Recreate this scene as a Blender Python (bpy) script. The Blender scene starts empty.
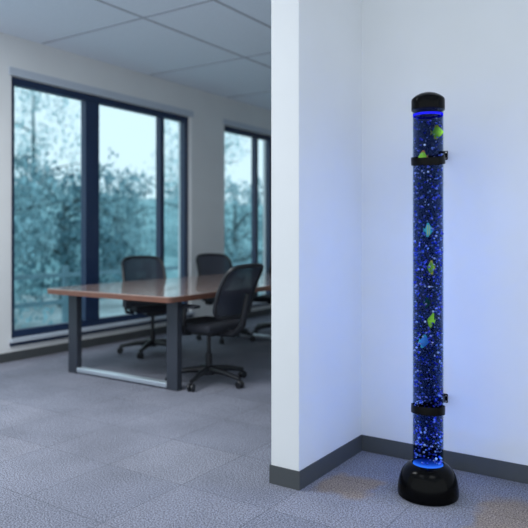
import bpy, bmesh, math, random
from mathutils import Vector, Matrix, Euler

random.seed(7)
PI = math.pi
scn = bpy.context.scene
COL = scn.collection

# ------------------------------------------------------------------ materials
def new_mat(name):
    m = bpy.data.materials.new(name)
    m.use_nodes = True
    nt = m.node_tree
    nt.nodes.clear()
    out = nt.nodes.new('ShaderNodeOutputMaterial')
    return m, nt, out

def N(nt, kind, **kw):
    n = nt.nodes.new(kind)
    for k, v in kw.items():
        if k in n.inputs:
            n.inputs[k].default_value = v
        else:
            setattr(n, k, v)
    return n

def c4(c):
    return (c[0], c[1], c[2], 1.0)

def simple(name, col, rough=0.5, metal=0.0, noise=0.0, nscale=20.0, bump=0.0, spec=0.5, coat=0.0):
    m, nt, out = new_mat(name)
    b = N(nt, 'ShaderNodeBsdfPrincipled')
    b.inputs['Base Color'].default_value = c4(col)
    b.inputs['Roughness'].default_value = rough
    b.inputs['Metallic'].default_value = metal
    b.inputs['Specular IOR Level'].default_value = spec
    b.inputs['Coat Weight'].default_value = coat
    nt.links.new(b.outputs[0], out.inputs[0])
    if noise or bump:
        tc = N(nt, 'ShaderNodeTexCoord')
        nz = N(nt, 'ShaderNodeTexNoise')
        nz.inputs['Scale'].default_value = nscale
        nz.inputs['Detail'].default_value = 4
        nt.links.new(tc.outputs['Object'], nz.inputs['Vector'])
        if noise:
            mr = N(nt, 'ShaderNodeMapRange')
            mr.inputs['From Min'].default_value = 0.3
            mr.inputs['From Max'].default_value = 0.7
            mr.inputs['To Min'].default_value = 1 - noise
            mr.inputs['To Max'].default_value = 1 + noise
            nt.links.new(nz.outputs['Fac'], mr.inputs['Value'])
            hs = N(nt, 'ShaderNodeHueSaturation')
            hs.inputs['Color'].default_value = c4(col)
            nt.links.new(mr.outputs[0], hs.inputs['Value'])
            nt.links.new(hs.outputs[0], b.inputs['Base Color'])
        if bump:
            bp = N(nt, 'ShaderNodeBump')
            bp.inputs['Strength'].default_value = bump
            bp.inputs['Distance'].default_value = 0.01
            nt.links.new(nz.outputs['Fac'], bp.inputs['Height'])
            nt.links.new(bp.outputs[0], b.inputs['Normal'])
    return m

def emission(name, col, strength):
    m, nt, out = new_mat(name)
    e = N(nt, 'ShaderNodeEmission')
    e.inputs[0].default_value = c4(col)
    e.inputs[1].default_value = strength
    nt.links.new(e.outputs[0], out.inputs[0])
    return m

def carpet_mat():
    m, nt, out = new_mat('carpet tiles')
    L = nt.links.new
    b = N(nt, 'ShaderNodeBsdfPrincipled')
    b.inputs['Roughness'].default_value = 0.95
    b.inputs['Specular IOR Level'].default_value = 0.1
    L(b.outputs[0], out.inputs[0])
    tc = N(nt, 'ShaderNodeTexCoord')
    add = N(nt, 'ShaderNodeVectorMath', operation='ADD')
    add.inputs[1].default_value = (10.07, 10.13, 0.0)
    L(tc.outputs['Object'], add.inputs[0])
    sn = N(nt, 'ShaderNodeVectorMath', operation='SNAP')
    sn.inputs[1].default_value = (0.5, 0.5, 1.0)
    L(add.outputs[0], sn.inputs[0])
    wn = N(nt, 'ShaderNodeTexWhiteNoise', noise_dimensions='3D')
    L(sn.outputs[0], wn.inputs['Vector'])
    rmp = N(nt, 'ShaderNodeValToRGB')
    cr = rmp.color_ramp
    cr.elements[0].position = 0.0
    cr.elements[0].color = (0.196, 0.204, 0.250, 1)
    cr.elements[1].position = 1.0
    cr.elements[1].color = (0.226, 0.232, 0.278, 1)
    e = cr.elements.new(0.55); e.color = (0.208, 0.215, 0.262, 1)
    L(wn.outputs['Value'], rmp.inputs['Fac'])
    # large scale wear
    n2 = N(nt, 'ShaderNodeTexNoise')
    n2.inputs['Scale'].default_value = 2.2
    n2.inputs['Detail'].default_value = 3
    L(tc.outputs['Object'], n2.inputs['Vector'])
    m2 = N(nt, 'ShaderNodeMapRange')
    m2.inputs['From Min'].default_value = 0.3; m2.inputs['From Max'].default_value = 0.7
    m2.inputs['To Min'].default_value = 0.86; m2.inputs['To Max'].default_value = 1.12
    L(n2.outputs['Fac'], m2.inputs['Value'])
    # pile speckle
    n1 = N(nt, 'ShaderNodeTexNoise')
    n1.inputs['Scale'].default_value = 150.0
    n1.inputs['Detail'].default_value = 2
    L(tc.outputs['Object'], n1.inputs['Vector'])
    m1 = N(nt, 'ShaderNodeMapRange')
    m1.inputs['From Min'].default_value = 0.32; m1.inputs['From Max'].default_value = 0.68
    m1.inputs['To Min'].default_value = 0.30; m1.inputs['To Max'].default_value = 1.75
    L(n1.outputs['Fac'], m1.inputs['Value'])
    mul = N(nt, 'ShaderNodeMath', operation='MULTIPLY')
    L(m1.outputs[0], mul.inputs[0]); L(m2.outputs[0], mul.inputs[1])
    # tan worn tiles: soft-edged rectangles on the carpet
    sep = N(nt, 'ShaderNodeSeparateXYZ')
    dn = N(nt, 'ShaderNodeTexNoise'); dn.inputs['Scale'].default_value = 9.0
    L(tc.outputs['Object'], dn.inputs['Vector'])
    dv = N(nt, 'ShaderNodeVectorMath', operation='MULTIPLY_ADD')
    L(dn.outputs['Color'], dv.inputs[0])
    dv.inputs[1].default_value = (0.12, 0.12, 0)
    L(tc.outputs['Object'], dv.inputs[2])
    L(dv.outputs[0], sep.inputs[0])
    prev = None
    for (cx, cy, hx, hy, amt) in ((-1.40, 2.81, 0.16, 0.17, 0.75), (-0.66, 2.80, 0.17, 0.34, 0.7), (-0.35, 2.95, 0.13, 0.22, 0.55)):
        parts = []
        for k, (c, h) in enumerate(((cx + 0.06, hx), (cy + 0.06, hy))):
            s = N(nt, 'ShaderNodeMath', operation='SUBTRACT'); L(sep.outputs[k], s.inputs[0]); s.inputs[1].default_value = c
            a = N(nt, 'ShaderNodeMath', operation='ABSOLUTE'); L(s.outputs[0], a.inputs[0])
            r = N(nt, 'ShaderNodeMapRange', interpolation_type='SMOOTHSTEP')
            r.inputs['From Min'].default_value = h; r.inputs['From Max'].default_value = h * 0.6
            L(a.outputs[0], r.inputs['Value'])
            parts.append(r)
        p = N(nt, 'ShaderNodeMath', operation='MULTIPLY')
        L(parts[0].outputs[0], p.inputs[0]); L(parts[1].outputs[0], p.inputs[1])
        q = N(nt, 'ShaderNodeMath', operation='MULTIPLY'); L(p.outputs[0], q.inputs[0]); q.inputs[1].default_value = amt
        if prev is None:
            prev = q
        else:
            mx = N(nt, 'ShaderNodeMath', operation='MAXIMUM'); L(prev.outputs[0], mx.inputs[0]); L(q.outputs[0], mx.inputs[1]); prev = mx
    tan = N(nt, 'ShaderNodeMix', data_type='RGBA')
    L(prev.outputs[0], tan.inputs['Factor'])
    L(rmp.outputs[0], tan.inputs[6])
    tan.inputs[7].default_value = (0.27, 0.205, 0.145, 1)
    # seams between tiles
    fr = N(nt, 'ShaderNodeVectorMath', operation='FRACTION')
    sc = N(nt, 'ShaderNodeVectorMath', operation='SCALE'); sc.inputs['Scale'].default_value = 2.0
    L(add.outputs[0], sc.inputs[0]); L(sc.outputs[0], fr.inputs[0])
    sf = N(nt, 'ShaderNodeSeparateXYZ'); L(fr.outputs[0], sf.inputs[0])
    mn = N(nt, 'ShaderNodeMath', operation='MINIMUM'); L(sf.outputs[0], mn.inputs[0]); L(sf.outputs[1], mn.inputs[1])
    lt = N(nt, 'ShaderNodeMath', operation='LESS_THAN'); L(mn.outputs[0], lt.inputs[0]); lt.inputs[1].default_value = 0.012
    sm = N(nt, 'ShaderNodeMapRange'); L(lt.outputs[0], sm.inputs['Value'])
    sm.inputs['To Min'].default_value = 1.0; sm.inputs['To Max'].default_value = 0.72
    mul2 = N(nt, 'ShaderNodeMath', operation='MULTIPLY'); L(mul.outputs[0], mul2.inputs[0]); L(sm.outputs[0], mul2.inputs[1])
    vm = N(nt, 'ShaderNodeVectorMath', operation='SCALE')
    L(tan.outputs[2], vm.inputs[0]); L(mul2.outputs[0], vm.inputs['Scale'])
    L(vm.outputs[0], b.inputs['Base Color'])
    bp = N(nt, 'ShaderNodeBump'); bp.inputs['Strength'].default_value = 0.5; bp.inputs['Distance'].default_value = 0.004
    L(n1.outputs['Fac'], bp.inputs['Height']); L(bp.outputs[0], b.inputs['Normal'])
    return m

def wood_mat():
    m, nt, out = new_mat('table wood')
    L = nt.links.new
    b = N(nt, 'ShaderNodeBsdfPrincipled')
    b.inputs['Roughness'].default_value = 0.16
    b.inputs['Coat Weight'].default_value = 0.7
    L(b.outputs[0], out.inputs[0])
    tc = N(nt, 'ShaderNodeTexCoord')
    mp = N(nt, 'ShaderNodeMapping'); mp.inputs['Scale'].default_value = (14, 1.2, 14)
    L(tc.outputs['Object'], mp.inputs['Vector'])
    nz = N(nt, 'ShaderNodeTexNoise'); nz.inputs['Scale'].default_value = 3; nz.inputs['Detail'].default_value = 6
    L(mp.outputs[0], nz.inputs['Vector'])
    r = N(nt, 'ShaderNodeValToRGB')
    r.color_ramp.elements[0].position = 0.3; r.color_ramp.elements[0].color = (0.34, 0.22, 0.18, 1)
    r.color_ramp.elements[1].position = 0.7; r.color_ramp.elements[1].color = (0.48, 0.34, 0.29, 1)
    L(nz.outputs['Fac'], r.inputs['Fac']); L(r.outputs[0], b.inputs['Base Color'])
    return m

def mesh_fabric_mat():
    m, nt, out = new_mat('chair mesh fabric')
    L = nt.links.new
    d = N(nt, 'ShaderNodeBsdfPrincipled')
    d.inputs['Base Color'].default_value = (0.012, 0.016, 0.032, 1); d.inputs['Roughness'].default_value = 0.7
    t = N(nt, 'ShaderNodeBsdfTransparent')
    mx = N(nt, 'ShaderNodeMixShader'); mx.inputs[0].default_value = 0.07
    L(d.outputs[0], mx.inputs[1]); L(t.outputs[0], mx.inputs[2]); L(mx.outputs[0], out.inputs[0])
    return m

def clear_mat(name, tint, gloss_rough=0.02, ior=1.45, maxf=1.0):
    m, nt, out = new_mat(name)
    L = nt.links.new
    t = N(nt, 'ShaderNodeBsdfTransparent'); t.inputs[0].default_value = c4(tint)
    g = N(nt, 'ShaderNodeBsdfGlossy'); g.inputs['Roughness'].default_value = gloss_rough
    f = N(nt, 'ShaderNodeFresnel'); f.inputs['IOR'].default_value = ior
    geo = N(nt, 'ShaderNodeNewGeometry')
    inv = N(nt, 'ShaderNodeMath', operation='SUBTRACT'); inv.inputs[0].default_value = 1.0
    L(geo.outputs['Backfacing'], inv.inputs[1])
    mu = N(nt, 'ShaderNodeMath', operation='MULTIPLY'); L(f.outputs[0], mu.inputs[0]); L(inv.outputs[0], mu.inputs[1])
    mm = N(nt, 'ShaderNodeMath', operation='MULTIPLY'); L(mu.outputs[0], mm.inputs[0]); mm.inputs[1].default_value = maxf
    mx = N(nt, 'ShaderNodeMixShader'); L(mm.outputs[0], mx.inputs[0])
    L(t.outputs[0], mx.inputs[1]); L(g.outputs[0], mx.inputs[2]); L(mx.outputs[0], out.inputs[0])
    return m

def water_mat():
    m, nt, out = new_mat('dark blue water')
    L = nt.links.new
    t = N(nt, 'ShaderNodeBsdfTransparent')
    L(t.outputs[0], out.inputs['Surface'])
    v = N(nt, 'ShaderNodeVolumeAbsorption')
    v.inputs['Color'].default_value = (0.14, 0.26, 0.48, 1)
    v.inputs['Density'].default_value = 40.0
    L(v.outputs[0], out.inputs['Volume'])
    return m

def bubble_mat():
    m, nt, out = new_mat('air bubbles')
    L = nt.links.new
    geo = N(nt, 'ShaderNodeNewGeometry')
    r = N(nt, 'ShaderNodeValToRGB')  # blue glow and bright glints are put into the bubble colour
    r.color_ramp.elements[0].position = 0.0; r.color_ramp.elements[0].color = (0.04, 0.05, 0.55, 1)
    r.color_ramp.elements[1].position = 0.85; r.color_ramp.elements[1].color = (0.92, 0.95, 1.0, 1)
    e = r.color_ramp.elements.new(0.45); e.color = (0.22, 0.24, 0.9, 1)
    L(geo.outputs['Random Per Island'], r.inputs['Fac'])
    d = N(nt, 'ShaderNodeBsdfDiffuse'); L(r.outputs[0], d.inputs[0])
    t = N(nt, 'ShaderNodeBsdfTranslucent'); L(r.outputs[0], t.inputs[0])
    g = N(nt, 'ShaderNodeBsdfGlossy'); g.inputs['Roughness'].default_value = 0.25
    m1 = N(nt, 'ShaderNodeMixShader'); m1.inputs[0].default_value = 0.6
    L(d.outputs[0], m1.inputs[1]); L(t.outputs[0], m1.inputs[2])
    m2 = N(nt, 'ShaderNodeMixShader'); m2.inputs[0].default_value = 0.14
    L(m1.outputs[0], m2.inputs[1]); L(g.outputs[0], m2.inputs[2])
    L(m2.outputs[0], out.inputs[0])
    return m

def ceiling_mat():
    return simple('ceiling tile', (0.80, 0.87, 0.96), 0.95, noise=0.03, nscale=60, bump=0.05)

def hill_mat():
    m, nt, out = new_mat('frosty slope')
    L = nt.links.new
    b = N(nt, 'ShaderNodeBsdfPrincipled'); b.inputs['Roughness'].default_value = 1.0
    L(b.outputs[0], out.inputs[0])
    tc = N(nt, 'ShaderNodeTexCoord')
    mp = N(nt, 'ShaderNodeMapping'); mp.inputs['Scale'].default_value = (1.0, 0.6, 2.2)
    L(tc.outputs['Object'], mp.inputs['Vector'])
    nz = N(nt, 'ShaderNodeTexNoise'); nz.inputs['Scale'].default_value = 1.3; nz.inputs['Detail'].default_value = 8; nz.inputs['Roughness'].default_value = 0.7
    L(mp.outputs[0], nz.inputs['Vector'])
    r = N(nt, 'ShaderNodeValToRGB')
    r.color_ramp.elements[0].position = 0.35; r.color_ramp.elements[0].color = (0.09, 0.25, 0.29, 1)
    r.color_ramp.elements[1].position = 0.68; r.color_ramp.elements[1].color = (0.38, 0.62, 0.66, 1)
    L(nz.outputs['Fac'], r.inputs['Fac']); L(r.outputs[0], b.inputs['Base Color'])
    return m

M = {}
M['carpet'] = carpet_mat()
M['wall'] = simple('painted wall', (0.74, 0.75, 0.75), 0.85, noise=0.015, nscale=3)
M['ceiling'] = ceiling_mat()
M['grid'] = simple('ceiling rail', (0.45, 0.48, 0.54), 0.6)
M['base'] = simple('vinyl skirting', (0.062, 0.068, 0.072), 0.55, noise=0.05, nscale=8)
M['frame'] = simple('window frame dark', (0.012, 0.028, 0.075), 0.35)
M['sill'] = simple('window ledge', (0.50, 0.55, 0.62), 0.35)
M['glass'] = clear_mat('window glass', (0.88, 0.98, 1.0))
M['wood'] = wood_mat()
M['wood_edge'] = simple('table edge', (0.17, 0.07, 0.045), 0.35, noise=0.1, nscale=15)
M['steel'] = simple('brushed aluminium', (0.62, 0.68, 0.75), 0.35, metal=0.7)
M['leg'] = simple('dark table leg', (0.03, 0.036, 0.05), 0.45)
M['chair'] = simple('black chair plastic', (0.010, 0.011, 0.015), 0.4)
M['seat'] = simple('black seat cloth', (0.014, 0.016, 0.024), 0.9, bump=0.2, nscale=200)
M['mesh'] = mesh_fabric_mat()
M['black'] = simple('glossy black plastic', (0.0015, 0.0015, 0.0017), 0.17, spec=0.09)
M['black2'] = simple('black bracket plastic', (0.002, 0.002, 0.0022), 0.25, spec=0.10)
M['screw'] = simple('screw steel', (0.5, 0.5, 0.52), 0.3, metal=1)
M['acrylic'] = clear_mat('clear acrylic', (0.96, 0.975, 0.98), 0.03, 1.38, 0.15)
M['water'] = water_mat()
M['bubble'] = bubble_mat()
M['led'] = emission('led plate glow', (0.03, 0.17, 0.95), 0.9)
M['ring'] = emission('blue ring glow', (0.015, 0.015, 0.9), 1.1)  # blue band at the water line, made to glow by itself
M['lime'] = simple('lime fish', (0.42, 0.90, 0.03), 0.4, noise=0.15, nscale=60)
M['yellow'] = simple('yellow fish', (0.80, 0.75, 0.05), 0.4)
M['cyan'] = simple('turquoise fish', (0.05, 0.65, 0.72), 0.4)
M['orange'] = simple('orange fish', (0.72, 0.26, 0.06), 0.4)
M['bluefish'] = simple('blue fish', (0.04, 0.30, 0.80), 0.4)
M['greenfish'] = simple('dark green fish', (0.02, 0.28, 0.10), 0.4)
M['darkstripe'] = simple('dark fish stripe', (0.01, 0.03, 0.02), 0.4)
M['hill'] = hill_mat()
M['ground'] = simple('outdoor ground', (0.42, 0.52, 0.55), 1.0, noise=0.3, nscale=1.5)  # lightened so it bounces daylight up to the ceiling
M['leaf'] = simple('tree leaves', (0.10, 0.23, 0.28), 0.8, noise=0.4, nscale=2)
M['leaf2'] = simple('pale tree leaves', (0.24, 0.42, 0.47), 0.8, noise=0.4, nscale=2)
M['leaf3'] = simple('frosty tree leaves', (0.42, 0.62, 0.66), 0.8, noise=0.35, nscale=1.5)
M['bark'] = simple('tree bark', (0.09, 0.16, 0.18), 0.9, noise=0.2, nscale=10)
M['fence'] = simple('weathered fence', (0.14, 0.25, 0.30), 0.9, noise=0.15, nscale=6)

# ------------------------------------------------------------------ mesh helpers
def box(bm, x0, x1, y0, y1, z0, z1):
    v = [bm.verts.new(p) for p in ((x0,y0,z0),(x1,y0,z0),(x1,y1,z0),(x0,y1,z0),(x0,y0,z1),(x1,y0,z1),(x1,y1,z1),(x0,y1,z1))]
    for f in ((3,2,1,0),(4,5,6,7),(0,1,5,4),(1,2,6,5),(2,3,7,6),(3,0,4,7)):
        bm.faces.new([v[i] for i in f])

def lathe(bm, prof, seg=64, closed=False):
    rings = []
    for r, z in prof:
        if r < 1e-6:
            rings.append([bm.verts.new((0, 0, z))])
        else:
            rings.append([bm.verts.new((r*math.cos(2*PI*i/seg), r*math.sin(2*PI*i/seg), z)) for i in range(seg)])
    pairs = list(zip(rings[:-1], rings[1:]))
    if closed:
        pairs.append((rings[-1], rings[0]))
    for a, b in pairs:
        for i in range(seg):
            j = (i+1) % seg
            if len(a) == 1 and len(b) == 1:
                continue
            if len(a) == 1:
                bm.faces.new((a[0], b[j], b[i]))
            elif len(b) == 1:
                bm.faces.new((a[i], a[j], b[0]))
            else:
                bm.faces.new((a[i], a[j], b[j], b[i]))

def tube(bm, pts, rad, seg=10, closed=False):
    pts = [Vector(p) for p in pts]
    n = len(pts)
    rings = []
    for i, p in enumerate(pts):
        if closed:
            t = (pts[(i+1) % n] - pts[i-1]).normalized()
        else:
            t = (pts[min(i+1, n-1)] - pts[max(i-1, 0)]).normalized()
        up = Vector((0, 0, 1)) if abs(t.z) < 0.9 else Vector((0, 1, 0))
        if closed:
            up = Vector((0, 1, 0))
        a = t.cross(up).normalized(); b = t.cross(a).normalized()
        r = rad[i] if isinstance(rad, (list, tuple)) else rad
        rings.append([bm.verts.new(p + a*r*math.cos(2*PI*k/seg) + b*r*math.sin(2*PI*k/seg)) for k in range(seg)])
    m = n if closed else n-1
    for i in range(m):
        A, B = rings[i], rings[(i+1) % n]
        for k in range(seg):
            l = (k+1) % seg
            bm.faces.new((A[k], A[l], B[l], B[k]))
    if not closed:
        bm.faces.new(rings[0]); bm.faces.new(list(reversed(rings[-1])))

def link(name, bm, mat, parent=None, loc=None, smooth=True, bevel=0.0, bseg=2, subsurf=0):
    bmesh.ops.recalc_face_normals(bm, faces=bm.faces[:])
    me = bpy.data.meshes.new(name)
    bm.to_mesh(me); bm.free()
    me.materials.append(mat)
    o = bpy.data.objects.new(name, me)
    COL.objects.link(o)
    if parent is not None:
        o.parent = parent
    if loc is not None:
        o.location = loc
    if smooth:
        for p in me.polygons:
            p.use_smooth = True
    if bevel:
        md = o.modifiers.new('bevel', 'BEVEL'); md.width = bevel; md.segments = bseg; md.limit_method = 'ANGLE'
        md.angle_limit = math.radians(40)
        md.harden_normals = False
    if subsurf:
        md = o.modifiers.new('sub', 'SUBSURF'); md.levels = subsurf; md.render_levels = subsurf
    if smooth and not subsurf:
        me.set_sharp_from_angle(angle=math.radians(40))
    return o

def tag(o, label, cat, group=None, kind=None):
    o['label'] = label; o['category'] = cat
    if group: o['group'] = group
    if kind: o['kind'] = kind
    return o

def thing(name, label, cat, loc=(0,0,0), rz=0.0, group=None):
    o = bpy.data.objects.new(name, None)
    o.empty_display_size = 0.1
    COL.objects.link(o)
    o.location = loc; o.rotation_euler = (0, 0, rz)
    return tag(o, label, cat, group)

def struct(name, bm, mat, label=None, parent=None, **kw):
    o = link(name, bm, mat, parent, **kw)
    if parent is None:
        o['kind'] = 'structure'
        if label:
            o['label'] = label; o['category'] = name.split('_')[0]
    return o

def copy_tree(o, parent=None):
    c = o.copy(); COL.objects.link(c)
    if parent is not None:
        c.parent = parent
    for ch in list(o.children):
        copy_tree(ch, c)
    return c

def BM():
    return bmesh.new()

# ------------------------------------------------------------------ room (metres; window wall along Y)
XW = -5.428           # window wall inner face
YB = 3.313            # back wall behind the tube
WX0, WX1 = -1.723, -1.566   # partition faces
WY = 2.632            # partition end
YF = 8.9              # far end of the meeting area
ZC = 3.096

b = BM(); box(b, -5.7, 3.6, -1.2, 9.1, -0.12, 0.0)
struct('floor', b, M['carpet'], 'grey-blue carpet tile floor with tan worn patches', smooth=False)
b = BM(); box(b, -5.7, 3.6, -1.2, 9.1, ZC, ZC+0.12)
ceil = struct('ceiling', b, M['ceiling'], 'pale suspended tile ceiling', smooth=False)
b = BM()
for k in range(0, 9):
    x = -4.03 + 0.78*k
    if -5.40 < x < 3.5: box(b, x-0.012, x+0.012, -1.2, 8.9, ZC-0.006, ZC+0.02)
for k in range(-3, 4):
    y = 4.12 + 1.52*k
    if -1.2 < y < 8.8: box(b, -5.4, 3.6, y-0.012, y+0.012, ZC-0.0055, ZC+0.02)
struct('ceiling_grid', b, M['grid'], parent=ceil, smooth=False)

# window wall with two openings, plus an unseen one added for daylight
Z0, Z1 = 0.19, 2.718
A0, A1, B0, B1 = 3.791, 6.42, 7.12, 8.40
b = BM()
T = 0.22
def wp(y0, y1, z0, z1): box(b, XW-T, XW, y0, y1, z0, z1)
wp(-1.2, 0.7, 0, ZC); wp(0.7, 3.3, 0, Z0); wp(0.7, 3.3, Z1, ZC); wp(3.3, A0, 0, ZC); wp(A0, A1, 0, Z0); wp(A0, A1, Z1, ZC); wp(A1, B0, 0, ZC)
wp(B0, B1, 0, Z0); wp(B0, B1, Z1, ZC); wp(B1, YF+0.2, 0, ZC)
struct('wall_left', b, M['wall'], 'grey-white wall holding the tall dark framed windows', smooth=False)
b = BM(); box(b, XW, WX0, YF, YF+0.2, 0, ZC)
struct('wall_far', b, M['wall'], smooth=False)
b = BM(); box(b, WX0, WX1, WY, YF+0.2, 0, ZC)
struct('wall_partition', b, M['wall'], 'end of the white partition wall beside the tube corner', smooth=False, bevel=0.004)
b = BM(); box(b, WX1, 3.6, YB, YB+0.15, 0, ZC)
struct('wall_back', b, M['wall'], 'white wall behind the bubble tube', smooth=False)

# skirting
BH = 0.0885; BT = 0.006
b = BM(); box(b, WX1, 3.6, YB-BT, YB, 0, BH)
struct('baseboard_back', b, M['base'], 'dark vinyl skirting along the wall behind the tube', smooth=False, bevel=0.002)
b = BM()
box(b, WX0-BT, WX1+BT, WY-BT, WY, 0, BH)
box(b, WX1, WX1+BT, WY, YB-BT, 0, BH)
box(b, WX0-BT, WX0, WY, YF, 0, BH)
struct('baseboard_partition', b, M['base'], 'dark vinyl skirting wrapping the partition end', smooth=False)
b = BM(); box(b, XW, XW+BT, -1.2, YF, 0, BH)
struct('baseboard_left', b, M['base'], 'dark skirting under the windows', smooth=False)

# windows
def window(name, y0, y1, mullions, label):
    root = bpy.data.objects.new(name, None); COL.objects.link(root)
    root.location = (XW, (y0+y1)/2, Z0); root['kind'] = 'structure'; root['label'] = label; root['category'] = 'window'
    oy, oz = (y0+y1)/2, Z0
    xf0, xf1 = -0.13, -0.05
    b = BM()
    fw = 0.07
    def fb(ya, yb, za, zb, xa=xf0, xb=xf1): box(b, xa, xb, ya-oy, yb-oy, za-oz, zb-oz)
    fb(y0, y0+fw, Z0, Z1); fb(y1-fw, y1, Z0, Z1)
    fb(y0+fw, y1-fw, Z1-fw, Z1); fb(y0+fw, y1-fw, Z0, Z0+0.09)
    for (ma, mb) in mullions:
        fb(ma, mb, Z0+0.09, Z1-fw)
    link('window_frame', b, M['frame'], root, smooth=False, bevel=0.004)
    edges = [y0+fw] + [e for m_ in mullions for e in m_] + [y1-fw]
    for i in range(0, len(edges), 2):
        b = BM(); box(b, -0.094, -0.088, edges[i]-oy, edges[i+1]-oy, 0.09, Z1-fw-oz)
        link('pane', b, M['glass'], root, smooth=False)
    b = BM(); box(b, -0.05, 0.045, y0-oy-0.02, y1-oy+0.02, -0.012, 0.022)
    link('window_sill', b, M['sill'], root, smooth=False, bevel=0.004)
    b = BM(); box(b, 0.0, 0.018, y0-oy-0.02, y1-oy+0.02, -0.045, -0.013)
    link('sill_trim', b, M['frame'], root, smooth=False)
    b = BM(); box(b, 0.0, 0.012, y0-oy-0.03, y1-oy+0.03, Z1-oz, Z1-oz+0.075)
    link('head_trim', b, M['sill'], root, smooth=False)
    return root
window('window_1', A0, A1, [(4.735, 4.925), (5.90, 5.97)], 'tall dark framed window in three panes left of the meeting table')
window('added_window', 0.7, 3.3, [(1.95, 2.05)], 'unseen dark framed window added before the first one for daylight')  # out-of-view window added to bring more daylight into the room
window('window_2', B0, B1, [(7.95, 8.02)], 'far dark framed window beside the partition edge')

# ------------------------------------------------------------------ outdoors
b = BM(); box(b, -16, XW-T-0.05, -8, 40, -0.9, -0.5)
o = struct('ground', b, M['ground'], 'pale ground outside the windows, lightened to bounce daylight', smooth=False)
b = BM()
nx, ny = 14, 30
grid = [[bm_v for bm_v in [None]*(ny+1)] for _ in range(nx+1)]
rh = random.Random(3)
for i in range(nx+1):
    for j in range(ny+1):
        x = -15.5 - i*1.5
        y = -6 + j*1.9
        z = -0.6 + 5.2*(1-math.exp(-i*0.16)) + rh.uniform(-0.22, 0.22)
        grid[i][j] = b.verts.new((x, y, z))
for i in range(nx):
    for j in range(ny):
        b.faces.new((grid[i][j], grid[i+1][j], grid[i+1][j+1], grid[i][j+1]))
struct('hill', b, M['hill'], 'pale teal slope rising beyond the windows')

def tree(x, y, h, cr, mat, seed, label, zb=-0.5):
    r = random.Random(seed)
    root = thing('leafy_tree', label, 'tree', (x, y, zb), 0, 'trees outside the windows')
    b = BM()
    tube(b, [(0,0,0), (0.05,0.02,h*0.3), (-0.04,0.05,h*0.6), (0.02,0,h*0.92)], [0.13, 0.10, 0.07, 0.02], 8)
    for k in range(9):
        a = r.uniform(0, 2*PI); z = h*r.uniform(0.22, 0.7); l = cr*r.uniform(0.6, 1.0)
        tube(b, [(0,0,z), (l*0.5*math.cos(a), l*0.5*math.sin(a), z+0.25*l), (l*math.cos(a), l*math.sin(a), z+0.35*l)], [0.045, 0.03, 0.012], 6)
    link('trunk', b, M['bark'], root)
    b = BM()
    clumps = []
    for k in range(44):
        a = r.uniform(0, 2*PI); rr = cr*math.sqrt(r.random())*0.85; z = h*r.uniform(0.10, 1.0)
        clumps.append((rr*math.cos(a), rr*math.sin(a), z, cr*r.uniform(0.22, 0.42)))
    for (px, py, pz, cs) in clumps:
        for q in range(70):
            v = Vector((r.gauss(0,1), r.gauss(0,1), r.gauss(0,1))).normalized() * cs * r.random()**0.4
            p = Vector((px, py, pz)) + v
            s = r.uniform(0.05, 0.10)
            e = Euler((r.uniform(0, PI), r.uniform(0, PI), r.uniform(0, PI))).to_matrix()
            vs = [b.verts.new(p + e @ Vector(c)) for c in ((-s,0,0), (0,-s*0.5,0), (s,0,0), (0,s*0.5,0))]
            b.faces.new(vs)
    link('crown', b, mat, root, smooth=False)
    return root
tree(-11.2, 7.4, 3.0, 1.5, M['leaf2'], 1, 'pale frosty tree at the first window, nearest the fence')
tree(-12.6, 10.2, 3.3, 1.6, M['leaf'], 2, 'teal tree seen through the middle window pane')
tree(-11.5, 15.6, 3.1, 1.5, M['leaf2'], 4, 'pale frosty tree seen through the far window')
tree(-14.9, 8.3, 3.5, 1.7, M['leaf'], 5, 'tall teal tree on the slope behind the first frosty tree')
tree(-15.2, 14.4, 3.5, 1.6, M['leaf2'], 6, 'pale tall tree between the middle pane and the far window')

tree(-19.0, 10.4, 5.6, 2.1, M['leaf3'], 8, 'tallest frost-white tree on the slope behind the first pane', 0.8)
tree(-20.2, 15.0, 5.6, 2.1, M['leaf3'], 9, 'tall frost-white tree on the slope behind the middle pane', 1.2)
tree(-16.5, 20.0, 5.4, 2.2, M['leaf3'], 10, 'tall frost-white tree beyond the far window', 0.3)

# fence outside
fr_ = thing('rail_fence', 'weathered two-rail fence running outside the windows', 'fence', (-8.6, 4.0, -0.5))
for z in (1.05, 0.62):
    b = BM(); box(b, -0.02, 0.02, -1.0, 11.0, z-0.035, z+0.035); link('rail', b, M['fence'], fr_, smooth=False)
for k in range(7):
    b = BM(); box(b, -0.08, -0.02, -0.9+k*1.95, -0.8+k*1.95, 0, 1.2); link('post', b, M['fence'], fr_, smooth=False)

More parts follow.
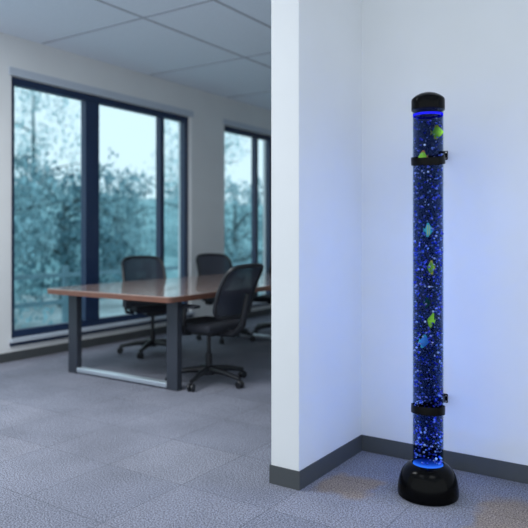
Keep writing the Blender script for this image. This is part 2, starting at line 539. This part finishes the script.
# ------------------------------------------------------------------ meeting table
tb = thing('meeting_table', 'long wood-topped meeting table with rounded corners beside the windows', 'table', (-3.96, 5.3, 0))
def boat(y):      # half widths bow outwards a little
    return 0.705 - 0.02*((y-4.6)/1.5)**2
def top_outline(inset=0.0):
    pts = []
    y0, y1 = 3.585+inset, 6.45-inset
    r = 0.06
    n = 14
    left, right = [], []
    for i in range(n+1):
        y = y0+r + (y1-y0-2*r)*i/n
        hw = boat(y)+0.02-inset
        left.append((-hw, y)); right.append((hw, y))
    def arc(cx, cy, a0, a1):
        return [(cx+r*math.cos(a0+(a1-a0)*k/6), cy+r*math.sin(a0+(a1-a0)*k/6)) for k in range(1, 6)]
    hw0 = boat(y0+r)+0.02-inset; hw1 = boat(y1-r)+0.02-inset
    pts += right
    pts += arc(hw1-r, y1-r, 0, PI/2) + [(hw1-r, y1), (-hw1+r, y1)] + arc(-hw1+r, y1-r, PI/2, PI)
    pts += list(reversed(left))
    pts += arc(-hw0+r, y0+r, PI, 1.5*PI) + [(-hw0+r, y0), (hw0-r, y0)] + arc(hw0-r, y0+r, 1.5*PI, 2*PI)
    return [(x, y-5.3) for x, y in pts]
def slab(pts, z0, z1):
    b = BM()
    lo = [b.verts.new((x, y, z0)) for x, y in pts]; hi = [b.verts.new((x, y, z1)) for x, y in pts]
    b.faces.new(list(reversed(lo))); b.faces.new(hi)
    for i in range(len(pts)):
        j = (i+1) % len(pts)
        b.faces.new((lo[i], lo[j], hi[j], hi[i]))
    return b
link('tabletop', slab(top_outline(), 0.735, 0.742), M['wood'], tb)
o = link('edge_band', slab(top_outline(0.002), 0.697, 0.7345), M['wood_edge'], tb); 
for y in (3.80, 6.2):
    for sx in (-1, 1):
        b = BM(); box(b, sx*0.575-0.055, sx*0.575+0.055, y-5.3-0.03, y-5.3+0.03, 0, 0.697)
        link('leg', b, M['leg'], tb, smooth=False, bevel=0.006)
    b = BM(); box(b, -0.52, 0.52, y-5.3-0.032, y-5.3+0.032, 0.012, 0.052)
    o = link('stretcher', b, M['steel'], tb, smooth=False, bevel=0.008); o['label'] = 'pale metal floor stretcher'
b = BM(); box(b, -0.02, 0.02, -1.47, 0.87, 0.60, 0.69)
link('beam', b, M['leg'], tb, smooth=False)

# ------------------------------------------------------------------ office chairs (face local +Y)
def make_chair(label):
    root = thing('office_chair', label, 'chair', (0,0,0), 0, 'mesh-back chairs around the meeting table')
    b = BM(); box(b, -0.245, 0.245, -0.21, 0.25, 0.435, 0.505)
    link('seat', b, M['seat'], root, bevel=0.032, bseg=4)
    # backrest: curved trapezoid loop
    def bp(u, v):    # u -1..1, v 0..1
        w = 0.245 - 0.03*v - 0.02*(1-v)**2
        x = u*w
        y = -0.29 - 0.15*v + 0.05*u*u - 0.03*math.sin(v*PI)*-1
        z = 0.56 + 0.405*v - 0.018*u*u*v
        return Vector((x, y, z))
    loop = []
    def corner(cu, cv, a0, a1):
        for k in range(7):
            a = a0+(a1-a0)*k/6
            loop.append(bp(cu+0.28*math.cos(a), cv+0.17*math.sin(a)))
    corner(0.72, 0.17, -PI/2, 0); 
    for v in (0.3, 0.45, 0.6, 0.72): loop.append(bp(1.0, v))
    corner(0.72, 0.83, 0, PI/2)
    for u in (0.4, 0.0, -0.4): loop.append(bp(u, 1.0))
    corner(-0.72, 0.83, PI/2, PI)
    for v in (0.72, 0.6, 0.45, 0.3): loop.append(bp(-1.0, v))
    corner(-0.72, 0.17, PI, 1.5*PI)
    for u in (-0.4, 0.0, 0.4): loop.append(bp(u, 0.0))
    b = BM(); tube(b, loop, 0.016, 8, closed=True)
    link('back_frame', b, M['chair'], root)
    b = BM()
    cv = []
    nu, nv = 16, 14
    for j in range(nv+1):
        v = 0.005 + 0.99*j/nv
        row = []
        # width limited by the rounded corners
        dv = max(0, 0.17-v, v-0.83)/0.17
        lim = 0.72+0.28*math.sqrt(max(0, 1-dv*dv))
        for i in range(nu+1):
            row.append(b.verts.new(bp((-1+2*i/nu)*lim, v)))
        cv.append(row)
    for j in range(nv):
        for i in range(nu):
            b.faces.new((cv[j][i], cv[j][i+1], cv[j+1][i+1], cv[j+1][i]))
    o = link('back_mesh', b, M['mesh'], root); o['label'] = 'see-through mesh back panel'
    b = BM(); tube(b, [(0,-0.05,0.415), (0,-0.26,0.42), (0,-0.345,0.50), (0,-0.375,0.66), (0,-0.395,0.74)], [0.03,0.03,0.028,0.024,0.02], 10)
    link('back_support', b, M['chair'], root)
    for sx in (-1, 1):
        b = BM(); tube(b, [(sx*0.20,0.02,0.425), (sx*0.275,0.02,0.43), (sx*0.29,0.02,0.50), (sx*0.285,0.0,0.635)], 0.018, 8)
        arm = link('armrest', b, M['chair'], root)
        b = BM(); box(b, sx*0.285-0.04, sx*0.285+0.04, -0.13, 0.13, 0.635, 0.66)
        link('arm_pad', b, M['seat'], arm, bevel=0.011, bseg=3)
    b = BM(); box(b, -0.10, 0.10, -0.12, 0.12, 0.395, 0.434); link('tilt_mechanism', b, M['chair'], root, bevel=0.01)
    b = BM(); lathe(b, [(0,0.10),(0.028,0.10),(0.028,0.24),(0.017,0.245),(0.017,0.395),(0,0.395)], 20); link('gas_lift', b, M['chair'], root)
    b = BM(); lathe(b, [(0,0.07),(0.05,0.07),(0.055,0.10),(0.045,0.13),(0.028,0.14),(0,0.14)], 20); link('hub', b, M['chair'], root)
    for k in range(5):
        a = 2*PI*k/5 - 0.35
        d = Vector((math.cos(a), math.sin(a), 0))
        b = BM(); tube(b, [d*0.03+Vector((0,0,0.11)), d*0.17+Vector((0,0,0.102)), d*0.325+Vector((0,0,0.074))], [0.03,0.024,0.016], 8)
        leg = link('leg', b, M['chair'], root)
        b = BM()
        sd = Vector((-d.y, d.x, 0)); c = d*0.325 + Vector((0,0,0.03))
        for s in (-1, 1):
            p0 = c + sd*s*0.007; p1 = c + sd*s*0.025
            tube(b, [p0, p0.lerp(p1, 0.2), p0.lerp(p1, 0.8), p1], [0.026, 0.030, 0.030, 0.026], 16)
        tube(b, [c-sd*0.008, c+sd*0.008], 0.012, 8)
        tube(b, [c, c+Vector((0,0,0.042))], 0.009, 8)
        link('caster', b, M['chair'], leg)
    return root

def face(o, loc, dx, dy):
    o.location = loc
    o.rotation_euler = (0, 0, math.atan2(dy, dx) - PI/2)
chA = make_chair('black mesh-back chair on the window side of the table, at the near end')
face(chA, (-4.63, 4.87, 0), 0.87, -0.49)
chB = copy_tree(chA); chB['label'] = 'black mesh-back chair on the window side, partly hidden by the chair in front'
face(chB, (-4.51, 5.97, 0), 0.90, -0.43)
chC = copy_tree(chA); chC['label'] = 'black mesh-back chair on the room side of the table, nearest the partition'
face(chC, (-3.315, 4.14, 0), -1.0, 0.03)
chD = copy_tree(chA); chD['label'] = 'black mesh-back chair farthest along, beside the partition edge at the far window'
face(chD, (-4.30, 6.72, 0), 0.25, -1.0); chD.scale = (1, 1, 0.9)

# ------------------------------------------------------------------ bubble tube
TX, TY = -1.042, 2.915
TR = 0.0722
bt = thing('bubble_tube', 'tall clear water tube with black base and cap, glowing blue', 'lamp', (TX, TY, 0))
b = BM()
lathe(b, [(0,0),(0.130,0),(0.136,0.004),(0.1385,0.014),(0.1375,0.035),(0.134,0.06),(0.129,0.082),(0.121,0.104),(0.111,0.122),(0.099,0.135),(0.086,0.1435),(0.0735,0.148),(0.0735,0.138),(0,0.138)], 96)
link('base', b, M['black'], bt)
b = BM(); lathe(b, [(0,0.139),(0.068,0.139),(0.068,0.146),(0,0.146)], 64)
link('light_plate', b, M['led'], bt)['label'] = 'glowing blue light plate'
b = BM(); lathe(b, [(TR-0.003,0.142),(TR,0.142),(TR,1.80),(TR-0.003,1.80)], 96, closed=True)
link('tube', b, M['acrylic'], bt)
b = BM(); lathe(b, [(0,0.152),(0.0685,0.152),(0.0685,1.772),(0,1.772)], 96)
link('water', b, M['water'], bt)['label'] = 'dark blue water column'
b = BM()
prof = [(0.0672+0.0008*math.cos(a), 1.753+0.006*math.sin(a)) for a in [2*PI*k/10 for k in range(10)]]
lathe(b, prof, 96, closed=True)
link('light_ring', b, M['ring'], bt)['label'] = 'glowing blue ring at the water line'
b = BM()
lathe(b, [(0,1.775),(0.0752,1.775),(0.0758,1.778),(0.0758,1.820),(0.0745,1.827),(0.068,1.834),(0.056,1.843),(0.040,1.851),(0.020,1.857),(0,1.859)], 96)
link('cap', b, M['black'], bt)

# bubbles: one uncountable mass
rb = random.Random(11)
ico = BM(); bmesh.ops.create_icosphere(ico, subdivisions=1, radius=1.0)
iv = [v.co.copy() for v in ico.verts]; fi = [[v.index for v in f.verts] for f in ico.faces]; ico.free()
verts, faces = [], []
NB = 1200
for k in range(NB):
    z = 0.155 + 1.59*rb.random()**1.12
    a = rb.uniform(0, 2*PI)
    rr = 0.030 + 0.034*math.sqrt(rb.random())
    if rb.random() < 0.5: rr = rb.uniform(0.056, 0.0655)
    s = 0.0027 + 0.0040*rb.random()**1.7
    if z > 1.5 and rb.random() < 0.6: s *= 0.5
    base = len(verts)
    for v in iv:
        verts.append((rr*math.cos(a)+v.x*s, rr*math.sin(a)+v.y*s, z+v.z*s*0.9))
    faces += [[base+i for i in f] for f in fi]
me = bpy.data.meshes.new('bubbles'); me.from_pydata(verts, [], faces); me.materials.append(M['bubble'])
for p in me.polygons: p.use_smooth = True
bo = bpy.data.objects.new('bubbles', me); COL.objects.link(bo); bo.location = (TX, TY, 0)
tag(bo, 'swarm of tiny blue-lit air bubbles rising inside the water tube', 'bubbles', kind='stuff')

# fish
TOCAM = Vector((0.3366, -0.9416, 0)); RIGHT = Vector((0.9416, 0.3366, 0))
def fish(label, dx, z, fwd, w, h, body, fin, tail_side=-1, tilt=0.0, stripe=None):
    p = Vector((TX, TY, 0)) + RIGHT*dx + TOCAM*fwd
    root = thing('toy_fish', label, 'fish', (p.x, p.y, z), math.atan2(RIGHT.y, RIGHT.x), 'toy fish in the water tube')
    root.rotation_euler = (0, tilt, root.rotation_euler.z)
    t = -tail_side
    # body: leaf-shaped profile, rounded thickness
    def prof_pt(s):
        return math.sin(PI*s**0.8)**0.75
    b = BM()
    rows = []
    n, seg = 14, 12
    for i in range(n+1):
        s = i/n
        x = t*(-0.36*w + 0.86*w*(s)) * -1 * -1
        hh = max(0.04*h, 0.45*h*prof_pt(min(max(s, 0.02), 0.98)))
        th = max(0.0015, 0.13*w*prof_pt(min(max(s, 0.02), 0.98)))
        rows.append([b.verts.new((x, th*math.cos(2*PI*k/seg), hh*math.sin(2*PI*k/seg))) for k in range(seg)])
    for i in range(n):
        for k in range(seg):
            l = (k+1) % seg
            b.faces.new((rows[i][k], rows[i][l], rows[i+1][l], rows[i+1][k]))
    b.faces.new(rows[0]); b.faces.new(rows[-1])
    link('body', b, body, root)
    def plate(pts, nm, mat):
        b = BM()
        A = [b.verts.new((t*x*w, -0.0007, zz*h)) for x, zz in pts]; B = [b.verts.new((t*x*w, 0.0007, zz*h)) for x, zz in pts]
        b.faces.new(A); b.faces.new(list(reversed(B)))
        for i in range(len(pts)):
            j = (i+1) % len(pts)
            b.faces.new((A[i], A[j], B[j], B[i]))
        return link(nm, b, mat, root, smooth=False)
    plate([(-0.28,0.22),(-0.16,0.56),(0.04,0.62),(0.28,0.30)], 'top_fin', fin)
    plate([(-0.28,-0.22),(-0.22,-0.54),(0.0,-0.56),(0.26,-0.30)], 'belly_fin', fin)
    plate([(-0.32,0.04),(-0.56,0.22),(-0.50,0.0),(-0.56,-0.22),(-0.32,-0.04)], 'tail_fin', fin)
    for s in (-1, 1):
        b = BM(); bmesh.ops.create_uvsphere(b, u_segments=8, v_segments=6, radius=0.035*w, matrix=Matrix.Translation((t*0.30*w, s*0.085*w, 0.08*h)))
        link('eye', b, M['darkstripe'], root)
    if stripe:
        for q in (-0.10, 0.10):
            b = BM()
            s_ = (q+0.36)/0.86
            hh = 0.452*h*prof_pt(s_)+0.0006; th = 0.13*w*prof_pt(s_)+0.0006
            ra = [b.verts.new((t*(q-0.035)*w, th*math.cos(2*PI*k/16), hh*math.sin(2*PI*k/16))) for k in range(16)]
            rc = [b.verts.new((t*(q+0.035)*w, th*math.cos(2*PI*k/16), hh*math.sin(2*PI*k/16))) for k in range(16)]
            for k in range(16):
                b.faces.new((ra[k], ra[(k+1) % 16], rc[(k+1) % 16], rc[k]))
            link('stripe', b, stripe, root)
    return root
fish('lime green fish highest in the tube, above the upper bracket', 0.040, 1.668, 0.030, 0.056, 0.056, M['lime'], M['yellow'], -1)
fish('orange and lime fish peeking over the upper bracket ring', -0.022, 1.556, 0.050, 0.042, 0.050, M['lime'], M['orange'], 1)
fish('turquoise fish with yellow stripes midway down the tube', 0.001, 1.222, 0.054, 0.040, 0.056, M['cyan'], M['cyan'], -1, stripe=M['yellow'])
fish('lime fish with dark stripes below the turquoise fish', 0.014, 1.052, 0.052, 0.034, 0.056, M['lime'], M['yellow'], 1, stripe=M['darkstripe'])
fish('dim dark green fish deep between the two lime fish', -0.005, 0.890, 0.026, 0.030, 0.044, M['greenfish'], M['greenfish'], -1)
fish('plain lime fish slanting above the blue fish', 0.014, 0.812, 0.053, 0.034, 0.060, M['lime'], M['lime'], 1, tilt=0.25)
fish('blue fish lowest in the tube', -0.018, 0.715, 0.050, 0.044, 0.054, M['bluefish'], M['cyan'], -1, tilt=0.2)

# brackets clamping the tube to the wall
def bracket(label, z, tilt):
    root = thing('wall_bracket', label, 'bracket', (TX, TY, z), 0.0, 'wall brackets holding the tube')
    YAW = math.radians(8.5)
    root.rotation_euler = (tilt, 0, YAW)
    c = math.cos(tilt)*math.cos(YAW)
    b = BM(); lathe(b, [(0.0738,-0.018),(0.0768,-0.018),(0.0772,0.0),(0.0768,0.018),(0.0738,0.018)], 96, closed=True)
    link('ring', b, M['black2'], root)
    L_ = (YB-TY)/c
    b = BM()
    box(b, -0.014, -0.009, 0.070, L_-0.012, -0.015, 0.015)
    box(b, 0.009, 0.014, 0.070, L_-0.012, -0.015, 0.015)
    box(b, -0.009, 0.009, 0.078, L_-0.012, -0.004, 0.004)
    link('arm', b, M['black2'], root, smooth=False, bevel=0.001)
    b = BM(); box(b, -0.024, 0.024, -0.009, 0.0, -0.023, 0.023)
    pl = link('wall_plate', b, M['black2'], root, smooth=False, bevel=0.003)
    pl.location = (0, L_-0.004, 0); pl.rotation_euler = (-tilt, 0, -YAW)
    for sz in (-1, 1):
        b = BM(); tube(b, [(0.017, -0.014, sz*0.015), (0.017, -0.008, sz*0.015)], 0.004, 10)
        link('screw', b, M['screw'], pl)
    b = BM(); tube(b, [(-0.022, 0.10, 0), (0.022, 0.10, 0)], 0.005, 10)
    link('clamp_bolt', b, M['screw'], root)
    return root
bracket('black wall bracket near the top of the tube', 1.544, math.radians(9.5))
bracket('black wall bracket low on the tube above the base', 0.397, math.radians(-5.5))

# ------------------------------------------------------------------ light
def area(name, loc, sx, sy, power, col, rot=(0,0,0)):
    l = bpy.data.lights.new(name, 'AREA'); l.shape = 'RECTANGLE'; l.size = sx; l.size_y = sy; l.energy = power; l.color = col
    o = bpy.data.objects.new(name, l); COL.objects.link(o); o.location = loc; o.rotation_euler = rot
    return o
# unseen area lamps added at the ceiling to brighten the room
area('ceiling_fill', (0.6, 1.2, ZC-0.02), 1.2, 1.2, 14, (0.93, 0.97, 1.0))
area('ceiling_fill', (-1.8, 0.4, ZC-0.02), 1.2, 1.2, 8, (0.93, 0.97, 1.0))
area('ceiling_fill', (-3.7, 1.9, ZC-0.02), 1.2, 1.2, 80, (0.93, 0.97, 1.0))
# added blue lamps up the axis, standing in for carried base glow; strongest low
NL = 32
for k in range(NL):
    z = 0.17 + 1.56*k/(NL-1)
    f = (z-0.17)/1.56
    l = bpy.data.lights.new('tube_fill', 'POINT'); l.shadow_soft_size = 0.0
    l.energy = (1.95 if f < 0.14 else 1.15 if f < 0.8 else 0.8)
    l.color = (0.12, 0.42, 1.0) if f < 0.2 else (0.20, 0.46, 1.0)
    o = bpy.data.objects.new('tube_fill', l); COL.objects.link(o)
    o.location = (TX+0.010*math.cos(k*2.4), TY+0.010*math.sin(k*2.4), z)

w = bpy.data.worlds.new('sky'); scn.world = w; w.use_nodes = True
nt = w.node_tree; nt.nodes.clear()
wo = nt.nodes.new('ShaderNodeOutputWorld'); bg = nt.nodes.new('ShaderNodeBackground')
# overcast sky, brightened behind and below the viewpoint as added fill
tc = nt.nodes.new('ShaderNodeTexCoord')
dt = nt.nodes.new('ShaderNodeVectorMath'); dt.operation = 'DOT_PRODUCT'; dt.inputs[1].default_value = Vector((0.40, -0.85, -0.35)).normalized()
nt.links.new(tc.outputs['Generated'], dt.inputs[0])
mr = nt.nodes.new('ShaderNodeMapRange'); mr.interpolation_type = 'SMOOTHSTEP'
mr.inputs['From Min'].default_value = -0.3; mr.inputs['From Max'].default_value = 0.9
mr.inputs['To Min'].default_value = 1.0; mr.inputs['To Max'].default_value = 1.27
nt.links.new(dt.outputs['Value'], mr.inputs['Value'])
bg.inputs[0].default_value = (0.84, 0.93, 1.0, 1)
nt.links.new(mr.outputs[0], bg.inputs[1])
nt.links.new(bg.outputs[0], wo.inputs[0])

# ------------------------------------------------------------------ camera
cam = bpy.data.cameras.new('camera'); co = bpy.data.objects.new('camera', cam); COL.objects.link(co)
co.location = (0, 0, 1.2); co.rotation_euler = (PI/2, 0, math.atan2(0.557, 0.831))
cam.sensor_width = 36; cam.lens = 36*650/528; cam.shift_y = -29/528
cam.clip_start = 0.05
cam.dof.use_dof = True; cam.dof.focus_distance = 3.0; cam.dof.aperture_fstop = 1.8
scn.camera = co
scn.view_settings.view_transform = 'Standard'; scn.view_settings.look = 'None'
scn.view_settings.exposure = 0.22; scn.view_settings.gamma = 1.0
scn.view_settings.use_curve_mapping = False
scn.cycles.transparent_max_bounces = 24
scn.cycles.max_bounces = 10
scn.cycles.diffuse_bounces = 5
